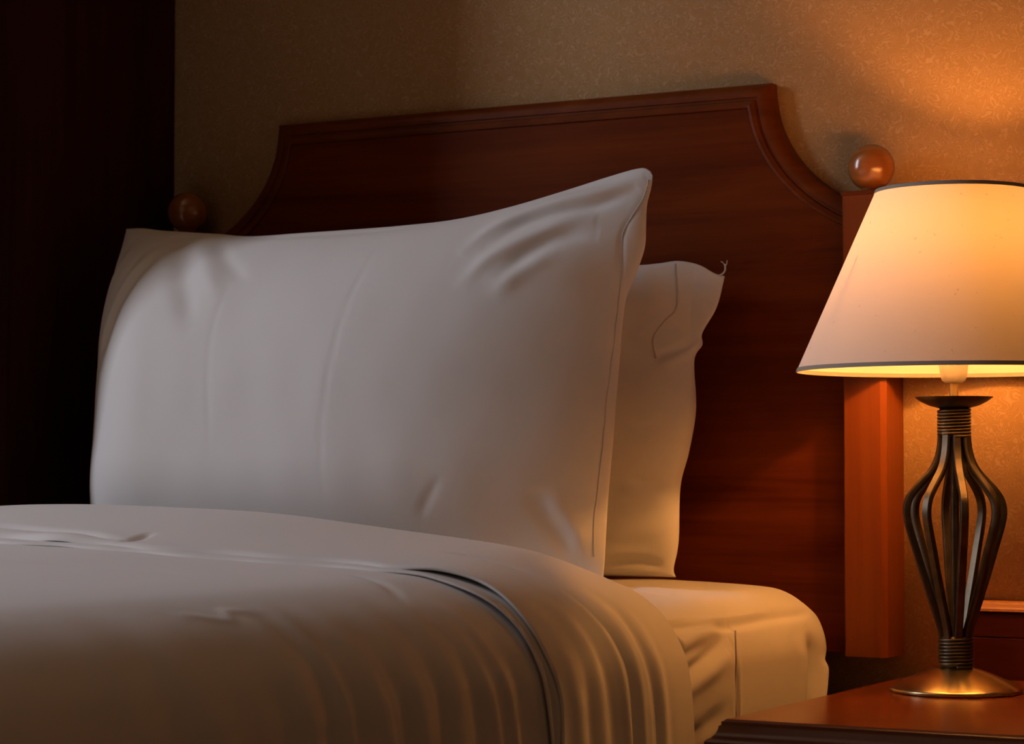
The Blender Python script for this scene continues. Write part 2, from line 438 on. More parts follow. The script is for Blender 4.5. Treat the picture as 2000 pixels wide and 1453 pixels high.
D2 = top * (0.0015 * vnoise(X * 24, Y * 30, 3) + crease(X, Y, [(0.20, -0.33), (0.30, -0.30), (0.38, -0.36), (0.44, -0.40)], -0.004, 0.014)
            + crease(X, Y, [(0.22, -0.42), (0.33, -0.40), (0.42, -0.45)], 0.003, 0.02))
Dt = D * right_side + D2
squash = np.clip((-0.524 - Y) / 0.022, 0, 1); squash = squash * squash * (3 - 2 * squash)     # pressed in under the duvet
V[:, 0] -= np.sign(V[:, 0]) * squash * 0.022 * np.clip(np.abs(V[:, 0]) / 0.45, 0, 1)
V[:, 2] -= 0.006 * np.clip((np.abs(V[:, 0]) - 0.34) / 0.09, 0, 1) ** 1.5 * np.clip((Z - 0.50) / 0.06, 0, 1)
V[:, 2] -= squash * 0.02 * np.clip((np.abs(V[:, 0]) - 0.38) / 0.08, 0, 1) * (Z > 0.55)
Dt = Dt * (1 - squash)
for v, p, nn, d_ in zip(bm.verts, V, Nn, Dt): v.co = Vector(p + nn * d_ - np.array([0, -1.0, 0]) )
o = obj('mattress', bm, M['sheet'], bed)
bm = bmesh.new()
zz = np.linspace(0.412, 0.578, 24)
add_tube(bm, [(0.5045 - 0.0008 * math.sin(z * 90), 1.0 - 0.3845 - 0.003 * math.sin((z - 0.42) * 18), z) for z in zz[::-1]], 0.0010, 6)
obj('sheet_seam', bm, M['seam'], o)
box('bed_base', M['base'], bed, -0.485, 0.485, -0.985, 0.93, 0.06, 0.405, 0.01)
for x in (-0.42, 0.42):
    for y in (-0.9, 0.85):
        bm = bmesh.new(); add_lathe(bm, [(0, 0.065), (0.028, 0.065), (0.022, 0.0), (0, 0.0)], 20, False, (x, y))
        obj('leg', bm, M['table_dark'], bed, True, 1e-5, math.radians(40))

# ------------------------------------------------------------ pillows
def make_pillow(name, label, cat, P0, U, topc, botc, leftc, rightc, hf, hb_, creases, res=(230, 170), eu=0.5, ev=0.42, seed=1, group=None, fill=None, noise=0.0012, prof=None):
    U = np.array(U, float); U /= np.linalg.norm(U); Xv = np.array([1.0, 0, 0]); Nv = np.cross(Xv, U)  # Nv points to the room (-y)
    nu, nv = res
    T = interp_curve(topc, nu); B = interp_curve(botc, nu); L = interp_curve(leftc, nv); R_ = interp_curve(rightc, nv)
    u = (1 - np.cos(np.linspace(0, np.pi, nu))) / 2 * 0.55 + np.linspace(0, 1, nu) * 0.45
    v = (1 - np.cos(np.linspace(0, np.pi, nv))) / 2 * 0.55 + np.linspace(0, 1, nv) * 0.45
    f = lambda C_, s: np.stack([np.interp(s, np.linspace(0, 1, len(C_)), C_[:, k]) for k in (0, 1)], 1)
    T, B, L, R_ = f(T, u), f(B, u), f(L, v), f(R_, v)
    uu, vv = np.meshgrid(u, v, indexing='ij')
    P = (1 - vv)[..., None] * B[:, None] + vv[..., None] * T[:, None] + (1 - uu)[..., None] * L[None] + uu[..., None] * R_[None]
    P -= ((1 - uu) * (1 - vv))[..., None] * B[0] + (uu * (1 - vv))[..., None] * B[-1] + ((1 - uu) * vv)[..., None] * T[0] + (uu * vv)[..., None] * T[-1]
    X, Y = P[..., 0], P[..., 1]
    E = np.power(np.clip(4 * uu * (1 - uu), 0, 1), eu) * np.power(np.clip(4 * vv * (1 - vv), 0, 1), ev)
    if prof is not None: E = prof(X, Y, uu, vv)
    if fill is not None: E = E * fill(X, Y)
    edge = np.clip(np.minimum(np.minimum(uu, 1 - uu), np.minimum(vv, 1 - vv)) / 0.03, 0, 1)
    W = np.zeros(X.shape)
    for pts, amp, w in creases: W += crease(X, Y, pts, amp, w, 0.3)
    W += noise * vnoise(X * 22, Y * 22, seed) + noise * 0.4 * vnoise(X * 60, Y * 48, seed + 5)
    F_ = E * hf + W * edge; G = E * hb_ * np.clip(Y / 0.07, 0, 1) ** 0.7 + noise * vnoise(X * 25, Y * 25, seed + 9) * edge
    F_ = np.where(edge > 0, np.maximum(F_, 0.0006), 0); G = np.where(edge > 0, np.maximum(G, 0.0006), 0)
    root = thing(name, label, cat, tuple(P0), group)
    to3 = lambda h: X[..., None] * Xv + Y[..., None] * U + h[..., None] * Nv
    o = shell_mesh('pillowcase', to3(F_), to3(-G), M['linen'], root)
    def curve3(pts, h=0.0, n=60):
        c_ = interp_curve(pts, n); return [tuple(a * Xv + b_ * U + h * Nv) for a, b_ in c_]
    def surf(pts, lift=0.0004, n=60):
        c_ = interp_curve(pts, n); out = []
        for a, b_ in c_:
            k = np.argmin((X - a) ** 2 + (Y - b_) ** 2); i, j = np.unravel_index(k, X.shape)
            out.append(tuple(a * Xv + b_ * U + (F_[i, j] + lift) * Nv))
        P_ = np.array(out)
        for _ in range(3): P_[1:-1] = (P_[:-2] + P_[1:-1] * 2 + P_[2:]) / 4
        return [tuple(p) for p in P_]
    return root, o, curve3, surf

FT = [(-0.532, 0.515), (-0.500, 0.514), (-0.4532, 0.507), (-0.3543, 0.4965), (-0.2976, 0.4905), (-0.211, 0.4908), (-0.1266, 0.4917), (-0.0443, 0.4933), (0.0356, 0.4978), (0.1126, 0.5108), (0.1874, 0.5285), (0.2605, 0.5475), (0.2969, 0.5545), (0.310, 0.551), (0.316, 0.543)]
FR = [(0.3005, 0.011), (0.3000, 0.0427), (0.2984, 0.0751), (0.2965, 0.1272), (0.2960, 0.1864), (0.2949, 0.2455), (0.2942, 0.2937), (0.2932, 0.3416), (0.2950, 0.3783), (0.3010, 0.3978), (0.3095, 0.4241), (0.3147, 0.4485), (0.3133, 0.476), (0.312, 0.5037), (0.3160, 0.5300), (0.316, 0.543)]
FS = [(0.3116, 0.537), (0.3082, 0.5129), (0.2995, 0.4906), (0.2914, 0.4689), (0.2895, 0.4594), (0.2904, 0.4359), (0.2911, 0.4153), (0.2888, 0.3784), (0.2882, 0.3417), (0.2876, 0.2938), (0.2869, 0.2456), (0.2878, 0.1864), (0.2872, 0.1272), (0.2864, 0.0879), (0.2893, 0.0426)]
FL = [(-0.492, 0.014), (-0.498, 0.1081), (-0.504, 0.1827), (-0.514, 0.2734), (-0.524, 0.3577), (-0.531, 0.4273), (-0.532, 0.4739), (-0.532, 0.515)]
FB = [(-0.492, 0.014), (-0.40, 0.010), (-0.1, 0.008), (0.15, 0.009), (0.3005, 0.011)]
cr = [(FS, -0.0022, 0.0035),
      ([(0.307, 0.5387), (0.2636, 0.520), (0.2125, 0.5080), (0.1615, 0.4895), (0.1184, 0.4634), (0.0919, 0.4237)], 0.0075, 0.010),
      ([(0.300, 0.5247), (0.255, 0.500), (0.205, 0.485), (0.155, 0.464), (0.12, 0.43)], -0.0065, 0.010),
      ([(0.2901, 0.5468), (0.2472, 0.5345), (0.189, 0.5173)], -0.0035, 0.007),
      ([(0.255, 0.478), (0.2228, 0.4720), (0.1728, 0.4453), (0.1308, 0.412), (0.1049, 0.3709)], 0.0055, 0.011),
      ([(0.262, 0.455), (0.2168, 0.448), (0.182, 0.423), (0.15, 0.387)], -0.006, 0.012),
      ([(0.22, 0.425), (0.18, 0.400), (0.15, 0.36)], 0.004, 0.012),
      ([(-0.433, 0.4689), (-0.4573, 0.4239), (-0.4744, 0.3633), (-0.4789, 0.295)], -0.006, 0.009),
      ([(-0.415, 0.462), (-0.440, 0.4183), (-0.458, 0.3551), (-0.466, 0.2721)], 0.005, 0.008),
      ([(-0.400, 0.4678), (-0.423, 0.4153), (-0.4416, 0.3551), (-0.448, 0.2721)], -0.006, 0.009),
      ([(-0.4881, 0.4947), (-0.5047, 0.4412), (-0.5162, 0.3645), (-0.515, 0.28)], -0.005, 0.010),
      ([(-0.47, 0.48), (-0.49, 0.43), (-0.498, 0.35), (-0.498, 0.26)], 0.005, 0.010),
      ([(-0.41, 0.492), (-0.39, 0.474), (-0.375, 0.455)], -0.007, 0.014),
      ([(-0.3684, 0.4809), (-0.3151, 0.4334), (-0.2508, 0.3566)], 0.005, 0.014),
      ([(-0.3828, 0.4666), (-0.335, 0.3993), (-0.280, 0.3183)], -0.006, 0.016),
      ([(-0.33, 0.475), (-0.28, 0.43), (-0.22, 0.385)], -0.003, 0.010),
      ([(-0.0332, 0.0642), (-0.047, 0.1671), (-0.0483, 0.223), (-0.0445, 0.3432), (-0.0367, 0.4363), (-0.0334, 0.4724)], -0.0010, 0.0025),
      ([(-0.2161, 0.1316), (-0.2483, 0.3124), (-0.2469, 0.4157)], -0.0008, 0.004),
      ([(0.087, 0.069), (0.1171, 0.1229)], -0.0016, 0.006),
      ([(0.235, 0.1206), (0.2696, 0.075), (0.2827, 0.0419)], 0.0035, 0.010),
      ([(0.215, 0.11), (0.2496, 0.065), (0.265, 0.03)], -0.0025, 0.010),
      ([(-0.3514, 0.4941), (-0.2785, 0.4780), (-0.1748, 0.4744), (-0.0749, 0.4754), (0.02, 0.480)], -0.003, 0.006)]
def fprof(X, Y, uu, vv):
    wd = 0.82
    dl, dr = np.clip(uu * wd / 0.17, 0, 1), np.clip((1 - uu) * wd / 0.38, 0, 1)
    db, dt = np.clip(vv * 0.5 / 0.14, 0, 1), np.clip((1 - vv) * 0.5 / 0.27, 0, 1)
    g = lambda t, p: np.power(1 - (1 - t) ** 2, p)
    return g(dl, 0.6) * g(dr, 0.82) * g(db, 0.5) * g(dt, 0.62)
r1, pc, c3, sf = make_pillow('pillow', 'large white pillow standing upright in front, its pointed upper right corner raised against the headboard', 'pillow',
                             (0, -0.33, 0.615), (0, 0.22, 1.0), FT, FB, FL, FR, 0.146, 0.072, cr, seed=4, group='white bed pillows', prof=fprof)
bm = bmesh.new(); add_tube(bm, sf(FS, 0.0001, 110), 0.0008, 8); obj('seam', bm, M['seam'], pc)

RT = [(-0.40, 0.436), (-0.20, 0.442), (0.0, 0.438), (0.1565, 0.4319), (0.2343, 0.4300), (0.265, 0.4315), (0.2915, 0.4335), (0.3218, 0.4270), (0.345, 0.4145), (0.3600, 0.4100)]
RR = [(0.306, 0.010), (0.3023, 0.0217), (0.3075, 0.0555), (0.3065, 0.1299), (0.3172, 0.1775), (0.3245, 0.232), (0.3203, 0.2972), (0.3313, 0.3186), (0.3307, 0.3347), (0.3501, 0.3686), (0.3600, 0.4100)]
RL = [(-0.38, 0.010), (-0.40, 0.2), (-0.40, 0.436)]
RB = [(-0.38, 0.010), (-0.1, 0.009), (0.15, 0.009), (0.306, 0.010)]
cr2 = [([(0.3329, 0.3347), (0.3114, 0.3146), (0.2707, 0.2983)], -0.005, 0.006),
       ([(0.340, 0.326), (0.3114, 0.302), (0.2707, 0.286)], 0.004, 0.007),
       ([(0.2116, 0.3381), (0.2551, 0.309), (0.3019, 0.2735)], -0.005, 0.011),
       ([(0.20, 0.39), (0.235, 0.365), (0.26, 0.34)], -0.004, 0.016),
       ([(0.24, 0.425), (0.26, 0.40), (0.275, 0.36)], 0.003, 0.012),
       ([(0.315, 0.215), (0.28, 0.205), (0.23, 0.20)], -0.002, 0.010),
       ([(0.312, 0.134), (0.285, 0.130), (0.25, 0.135)], -0.005, 0.006),
       ([(0.310, 0.115), (0.27, 0.112), (0.23, 0.118)], 0.004, 0.012),
       ([(0.18, 0.055), (0.24, 0.050), (0.30, 0.056)], -0.003, 0.012),
       ([(0.20, 0.022), (0.25, 0.030), (0.30, 0.024)], -0.006, 0.006),
       ([(0.20, 0.012), (0.25, 0.014), (0.30, 0.012)], 0.004, 0.005)]
def rfill(X, Y):
    k = np.clip((0.315 - X) / 0.10, 0, 1); hi = np.clip((Y - 0.26) / 0.08, 0, 1)
    return 1 - hi * (1 - (0.25 + 0.75 * k ** 0.8))
r2, pc2, c32, sf2 = make_pillow('pillow', 'white pillow mostly hidden behind the large one, with a frayed thread at its corner', 'pillow',
                                (0, -0.125, 0.615), (0, 0.10, 1.0), RT, RB, RL, RR, 0.070, 0.050, cr2, seed=11, group='white bed pillows', eu=0.45, ev=0.40, fill=rfill)
bm = bmesh.new(); add_tube(bm, sf2([(0.290, 0.4283), (0.2978, 0.3703), (0.2836, 0.3499), (0.271, 0.326), (0.2753, 0.2982)], 0.0002, 50), 0.0011, 6); obj('hem_seam', bm, M['seam'], pc2)
bm = bmesh.new()
add_tube(bm, c32([(0.352, 0.411), (0.357, 0.413), (0.3605, 0.418), (0.3600, 0.426)], 0.001, 14), 0.0012, 6)
add_tube(bm, c32([(0.360, 0.422), (0.3625, 0.426), (0.363, 0.431)], 0.001, 8), 0.0006, 5)
add_tube(bm, c32([(0.360, 0.422), (0.358, 0.427), (0.354, 0.430)], 0.001, 8), 0.0006, 5)
obj('loose_thread', bm, M['linen'], pc2)

# ------------------------------------------------------------ duvet with turned-down cuff
duv = thing('duvet', 'white duvet spread over the bed, top edge turned down, side hanging in folds', 'duvet', (0, -1.0, 0.62))
HEAD = [(-0.568, 0.25), (-0.568, 0.45), (-0.565, 0.60), (-0.555, 0.668), (-0.52, 0.700), (-0.45, 0.7105), (-0.30, 0.7145), (-0.15, 0.710), (0.0, 0.703), (0.15, 0.6885), (0.30, 0.671), (0.365, 0.656), (0.427, 0.632), (0.470, 0.605), (0.494, 0.574), (0.508, 0.535), (0.514, 0.455), (0.518, 0.36), (0.520, 0.25)]
MAIN = [(-0.568, 0.25), (-0.568, 0.45), (-0.565, 0.58), (-0.555, 0.645), (-0.52, 0.675), (-0.45, 0.685), (-0.30, 0.688), (-0.17, 0.684), (0.0, 0.678), (0.11, 0.6725), (0.245, 0.667), (0.32, 0.664), (0.387, 0.657), (0.445, 0.638), (0.485, 0.610), (0.509, 0.578), (0.520, 0.541), (0.526, 0.45), (0.530, 0.35), (0.532, 0.25)]
NS = 420
def key_curve(pts, ns):
    # resample so that both profiles share the parameter: by arc length
    return interp_curve(pts, ns)
H_, M_ = key_curve(HEAD, NS), key_curve(MAIN, NS)
def normals2(C_):
    t = np.gradient(C_, axis=0); t /= np.linalg.norm(t, axis=1)[:, None]
    return np.stack([-t[:, 1], t[:, 0]], 1)
def base_surface(yv):
    k = np.clip((-0.57 - yv) / (0.90 - 0.57), 0, 1); k = k * k * (3 - 2 * k)
    Cc = (1 - k)[:, None, None] * H_[None] + k[:, None, None] * M_[None]
    nH, nM = normals2(H_), normals2(M_)
    Nc = (1 - k)[:, None, None] * nH[None] + k[:, None, None] * nM[None]
    Nc /= np.linalg.norm(Nc, axis=2)[..., None]
    return Cc, Nc
def wr(yv, Cc, lst, seed, gen):
    X, Z = Cc[..., 0], Cc[..., 1]; Y = np.repeat(yv[:, None], X.shape[1], 1)
    side = np.clip((X - 0.36) / 0.12, 0, 1)           # 0 on top, 1 on the hang
    hang = side + np.clip((0.60 - Z) / 0.10, 0, 1) * (X > 0)
    D = np.zeros(X.shape)
    for y0, amp, w, st, slant in lst:
        s0 = np.clip((hang - st * 0.8) / 1.2, 0, 1); s0 = s0 * s0 * (3 - 2 * s0)
        yy = y0 + slant * (hang - 1.5) + 0.004 * np.sin(hang * 2.6 + y0 * 30)
        D += 1.05 * amp * s0 * np.exp(-((Y - yy) / w) ** 2)
    sN = np.clip((hang - 0.5) / 1.2, 0, 1)
    D += gen * sN * vnoise(Y * 75, hang * 1.2, seed)
    D += 0.0005 * (1 - side) * vnoise(Y * 16, X * 10, seed + 3)
    left = (X < 0) & (Z < 0.64)
    D = np.where(left, D * 0.2, D)
    return D
# main cover
yv = np.concatenate([np.linspace(-0.60, -0.84, 30, endpoint=False), np.linspace(-0.84, -1.75, 420, endpoint=False), np.linspace(-1.75, -2.03, 30)])
Cc, Nc = base_surface(yv)
LST = [(-0.937, -0.006, 0.014, 0.6, 0.004), (-0.965, 0.005, 0.010, 0.5, 0.006), (-0.994, 0.004, 0.009, 0.8, 0.004), (-1.021, -0.005, 0.012, 0.6, 0.004),
       (-1.055, 0.003, 0.014, 0.5, 0.0), (-1.085, -0.006, 0.013, 0.5, 0.006), (-1.125, 0.004, 0.013, 0.7, 0.0), (-1.150, -0.0055, 0.012, 0.8, 0.004), (-1.185, 0.0045, 0.012, 0.4, 0.0),
       (-1.218, -0.006, 0.013, 0.6, 0.004), (-1.240, 0.004, 0.010, 0.3, 0.0), (-1.262, -0.006, 0.013, 0.5, 0.004), (-1.30, 0.003, 0.016, 0.3, 0.0), (-1.335, -0.004, 0.018, 0.5, 0.004),
       (-1.385, -0.004, 0.022, 0.8, 0.0), (-1.42, 0.004, 0.026, 0.3, 0.0), (-1.475, -0.0055, 0.024, 0.4, 0.004), (-1.56, -0.003, 0.035, 0.4, 0.0), (-1.66, 0.003, 0.04, 0.3, 0.0)]
D = wr(yv, Cc, LST, 21, 0.0009)
Yg = np.repeat(yv[:, None], NS, 1)
Xg = Cc[..., 0]; Zg = Cc[..., 1]
onR = (Xg > 0.2)
D += np.where(onR, crease(Xg, Yg, [(0.43, -1.24), (0.425, -1.29), (0.440, -1.31), (0.425, -1.345), (0.435, -1.37)], 0.0013, 0.006), 0)
D += np.where(onR, crease(Xg, Yg, [(0.33, -0.955), (0.40, -0.99), (0.44, -1.03)], -0.002, 0.008), 0)
D += np.where(Zg > 0.6, crease(Xg, Yg, [(0.0, -1.15), (0.15, -1.10), (0.30, -1.12)], -0.0015, 0.02), 0)
P = Cc + Nc * D[..., None]
foot = np.clip((-yv - 1.90) / 0.13, 0, 1); drop = (1 - np.sqrt(np.clip(1 - foot ** 2, 0, 1)))
Zf = P[..., 1] - drop[:, None] * 0.12 * np.clip((P[..., 1] - 0.3) / 0.3, 0, 1)
A = np.stack([P[..., 0], Yg + 1.0, Zf - 0.62], -1)
Bi = np.stack([P[..., 0] - Nc[..., 0] * 0.008, Yg + 1.0, Zf - 0.62 - Nc[..., 1] * 0.008], -1)
shell_mesh('cover', A, Bi, M['linen'], duv)

# layers of the turned-down edge
def layer(name, y_edge, off, lift, extra, thick, seed, lst, gen, head_drop):
    n1, n2 = 26, 190
    us = np.concatenate([-np.linspace(1, 0, n1, endpoint=False), np.linspace(0, 1, n2)])
    sidx = np.arange(NS)
    ye = y_edge(M_)                       # per s: y of the foot-side edge
    yh = -0.572
    Yg = np.zeros((n1 + n2, NS)); 
    for i, q in enumerate(us):
        if q < 0: Yg[i] = yh + 0.030 * math.sin(-q * math.pi / 2)
        else: Yg[i] = yh + (ye - yh) * q
    Cc = np.zeros((n1 + n2, NS, 2)); Nc = np.zeros((n1 + n2, NS, 2))
    k = np.clip((-0.57 - Yg) / 0.33, 0, 1); k = (k * k * (3 - 2 * k))[..., None]
    Cc = (1 - k) * H_[None] + k * M_[None]; Nc = (1 - k) * normals2(H_)[None] + k * normals2(M_)[None]
    Nc /= np.linalg.norm(Nc, axis=2)[..., None]
    X, Z = Cc[..., 0], Cc[..., 1]
    side = np.clip((X - 0.36) / 0.12, 0, 1); hang = side + np.clip((0.60 - Z) / 0.10, 0, 1) * (X > 0)
    D = np.full(X.shape, off)
    for y0, amp, w, st, slant in lst:
        s0 = np.clip((hang - st * 0.8) / 1.2, 0, 1); s0 = s0 * s0 * (3 - 2 * s0)
        D += 0.85 * amp * s0 * np.clip((-0.585 - Yg) / 0.05, 0, 1) * np.exp(-((Yg - (y0 + slant * (hang - 1.5))) / w) ** 2)
    D += gen * np.clip((hang - 0.4) / 1.2, 0, 1) * np.clip((-0.585 - Yg) / 0.05, 0, 1) * vnoise(Yg * 80, hang * 1.1, seed) + 0.0012 * (1 - side) * vnoise(Yg * 18, X * 12, seed + 2)
    q2 = np.clip(us, 0, 1)[:, None]
    D += lift(X, Z, hang) * np.power(q2, 6)
    D += extra(X, Yg, hang, q2)
    # the hem lies flat on the top of the bed and only stands off where it gapes
    gape = np.clip((X - 0.30) / 0.08, 0, 1) + np.exp(-((X + 0.10) / 0.07) ** 2) * 0.5
    gape = np.clip(gape, 0, 1)
    rnd = np.sqrt(np.clip(1 - (np.clip((q2 - 0.955) / 0.045, 0, 1)) ** 2, 0, 1))
    D = D * (gape + (1 - gape) * rnd)
    # rolled head edge
    h = np.clip(-us, 0, 1)[:, None]; dropv = (1 - np.sqrt(np.clip(1 - h ** 2, 0, 1))) * head_drop * np.clip((Z - 0.625) / 0.09, 0, 1)
    P = Cc + Nc * D[..., None]; Q = Cc + Nc * (D - thick)[..., None]
    P[..., 1] -= dropv; Q[..., 1] -= dropv
    A = np.stack([P[..., 0], Yg + 1.0, P[..., 1] - 0.62], -1); Bq = np.stack([Q[..., 0], Yg + 1.0, Q[..., 1] - 0.62], -1)
    # pinch the foot-side edge so the hem is rounded
    mid = (A[-1] + Bq[-1]) / 2; A[-1] = mid + (A[-1] - mid) * 0.3; Bq[-1] = mid + (Bq[-1] - mid) * 0.3
    return shell_mesh(name, A, Bq, M['linen'], duv)
CUFF = [(-0.640, -0.007, 0.011, 0.55, 0.006), (-0.618, 0.004, 0.010, 0.6, 0.004), (-0.664, 0.004, 0.010, 0.5, 0.004), (-0.700, -0.010, 0.011, 0.15, 0.006), (-0.724, 0.006, 0.011, 0.25, 0.006), (-0.678, 0.004, 0.009, 0.3, 0.0),
        (-0.755, -0.006, 0.012, 0.45, 0.006), (-0.785, 0.004, 0.012, 0.5, 0.004), (-0.810, -0.004, 0.010, 0.9, 0.0), (-0.845, 0.006, 0.016, 0.7, 0.006), (-0.600, -0.003, 0.009, 0.9, 0.0)]
wob = lambda x: 0.006 * np.sin(x * 17 + 1.0) + 0.004 * np.sin(x * 41)
def sh(C_):   # how far a point is over the shoulder
    return np.clip((C_[:, 0] - 0.33) / 0.1, 0, 1)
layer('turned_down_cuff', lambda C_: -0.884 - wob(C_[:, 0]) * (1 - sh(C_)) + 0.006 * sh(C_) * (1 + np.sin(C_[:, 1] * 40)) * np.clip((C_[:, 1] - 0.45) / 0.1, 0, 1),
      0.009, lambda X, Z, h: 0.0005 + 0.005 * np.exp(-((X - 0.44) / 0.07) ** 2) + 0.006 * np.exp(-((X + 0.10) / 0.05) ** 2), 
      lambda X, Y, h, q: np.where(h < 0.2, crease(X, Y, [(-0.30, -0.80), (-0.12, -0.83), (-0.03, -0.865)], -0.010, 0.010) + crease(X, Y, [(-0.04, -0.79), (-0.02, -0.85), (-0.015, -0.88)], -0.005, 0.006), 0)
      + np.where(h < 0.9, crease(X, Y, [(0.30, -0.72), (0.38, -0.71), (0.42, -0.705)], -0.003, 0.009), 0), 0.0035, 33, CUFF, 0.0005, 0.075)
layer('under_sheet_edge', lambda C_: -0.899 - 0.5 * wob(C_[:, 0] * 1.3 + 1) + 0.004 * sh(C_) * np.sin(C_[:, 1] * 30),
      0.004, lambda X, Z, h: 0.0002 + 0.004 * np.exp(-((X - 0.47) / 0.05) ** 2), lambda X, Y, h, q: 0 * X, 0.0025, 51,
      [(-0.868, 0.006, 0.008, 0.7, 0.004), (-0.886, -0.003, 0.004, 0.7, 0.004)], 0.0006, 0.070)

# ------------------------------------------------------------ nightstand
ns = thing('nightstand', 'reddish-brown wooden bedside table with moulded top edge and low upstand, beside the bed', 'nightstand', (0.95, -0.31, 0))
NX, NY = 0.95, -0.31
x0, x1, y0, y1 = 0.591 - NX, 1.31 - NX, -0.614 - NY, -0.0045 - NY
profm = [(0.0, 0.500), (0.0015, 0.4985), (0.0035, 0.498), (0.0035, 0.4945), (0.0055, 0.4935), (0.0065, 0.489), (0.0085, 0.4845), (0.0120, 0.481), (0.0155, 0.4795), (0.0175, 0.477), (0.0175, 0.474), (0.0150, 0.4715), (0.0, 0.4715)]
bm = bmesh.new(); rings = []
for d_, z in profm:
    rings.append([Vector((x0 - d_, y1, z)), Vector((x0 - d_, y0 - d_, z)), Vector((x1 + d_, y0 - d_, z)), Vector((x1 + d_, y1, z))])
rings.append([Vector((x0 + 0.02, y1, 0.4715)), Vector((x0 + 0.02, y0 + 0.02, 0.4715)), Vector((x1 - 0.02, y0 + 0.02, 0.4715)), Vector((x1 - 0.02, y1, 0.4715))])
vr = [[bm.verts.new(p) for p in r] for r in rings]
for i in range(len(vr) - 1):
    for j in range(3): bm.faces.new((vr[i][j], vr[i][j + 1], vr[i + 1][j + 1], vr[i + 1][j]))
bk = [r[0] for r in vr] + [r[3] for r in vr][::-1]
bm.faces.new(bk); bm.faces.new(vr[-1])
o = obj('top_moulding', bm, M['table_dark'], ns, True, 0, math.radians(28))
bm = bmesh.new(); add_box(bm, x0 + 0.0005, x1 - 0.0005, y0 + 0.0005, y1, 0.490, 0.5004)
obj('top', bm, M['table'], ns, False)
box('body', M['table_dark'], ns, x0 + 0.02, x1 - 0.02, y0 + 0.022, y1, 0.05, 0.4715, 0.002)
box('plinth', M['table_dark'], ns, x0 + 0.035, x1 - 0.035, y0 + 0.04, y1, 0.0, 0.05, 0.002)
for k, (za, zb) in enumerate(((0.30, 0.455), (0.07, 0.285))):
    dr = box('drawer', M['table'], ns, x0 + 0.035, x1 - 0.035, y0 + 0.004, y0 + 0.022, za, zb, 0.004)
    bm = bmesh.new()
    pr = [(0, 0), (0.006, 0), (0.006, 0.010), (0.015, 0.016), (0.016, 0.022), (0.010, 0.027), (0, 0.028)]
    add_lathe(bm, pr, 28)
    bmesh.ops.rotate(bm, verts=bm.verts, cent=(0, 0, 0), matrix=Matrix.Rotation(math.radians(90), 3, 'X'))
    bmesh.ops.translate(bm, verts=bm.verts, vec=((x0 + x1) / 2, y0 + 0.004, (za + zb) / 2))
    obj('knob', bm, M['brass'], dr, True, 1e-5, math.radians(50))
# upstand against the wall behind the lamp
bm = bmesh.new(); ux0 = 0.668 - NX
add_box(bm, ux0, x1, y1 - 0.0165, y1, 0.5004, 0.5530, 0.0012); add_box(bm, ux0, x1, y1 - 0.0165, y1, 0.5535, 0.5855, 0.0012)
obj('back_panel', bm, M['panel'], ns, False)
bm = bmesh.new()
sec = [(0, 0.5995), (-0.012, 0.5995), (-0.0165, 0.5975), (-0.0180, 0.5945), (-0.0185, 0.5925), (-0.0200, 0.590), (-0.0200, 0.5868), (-0.0185, 0.5860), (0, 0.5860)]
add_rings(bm, [[Vector((x, y1 + y, z)) for y, z in sec] for x in (ux0 - 0.003, x1)], True, True)
obj('back_rail', bm, M['rail'], ns, True, 0, math.radians(30))

# ------------------------------------------------------------ table lamp
LX, LY, LZ = 0.7125, -0.205, 0.5005
lamp = thing('table_lamp', 'lit table lamp with cream cone shade and open bronze cage stem, on the bedside table', 'lamp', (LX, LY, LZ))
bm = bmesh.new()
add_lathe(bm, [(0, 0), (0.0770, 0), (0.0785, 0.0012), (0.0790, 0.0035), (0.0780, 0.0050)], 96)
add_lathe(bm, [(0.0780, 0.0050), (0.0750, 0.0070), (0.0690, 0.0105), (0.060, 0.0150), (0.050, 0.0195), (0.040, 0.0235), (0.031, 0.0265), (0.023, 0.0285), (0.0, 0.0300)], 96)
obj('base', bm, M['brass'], lamp, True, 1e-5, math.radians(50))
def coil(z0, z1, turns, R_, r, name):
    bm = bmesh.new(); n = int(turns * 44)
    add_tube(bm, [(R_ * math.cos(2 * math.pi * turns * k / n - 1.2), R_ * math.sin(2 * math.pi * turns * k / n - 1.2), z0 + (z1 - z0) * k / n) for k in range(n + 1)], r, 10)
    add_lathe(bm, [(0, z0 - 0.001), (R_ - 0.001, z0 - 0.001), (R_ - 0.001, z1 + 0.001), (0, z1 + 0.001)], 40)
    return obj(name, bm, M['bronze'], lamp)
coil(0.0305, 0.0655, 8.6, 0.0190, 0.00195, 'lower_coil')
coil(0.3060, 0.3395, 8.6, 0.0185, 0.00195, 'upper_coil')
RIB = [(0.0150, 0.060), (0.0165, 0.072), (0.0200, 0.084), (0.0285, 0.110), (0.0380, 0.140), (0.0470, 0.170), (0.0530, 0.190), (0.0572, 0.206), (0.0582, 0.2175), (0.0555, 0.230), (0.0480, 0.2415), (0.0385, 0.2520), (0.0285, 0.2630), (0.0220, 0.2740), (0.0180, 0.2860), (0.0160, 0.2980), (0.0150, 0.312)]
rc = interp_curve(RIB, 60)
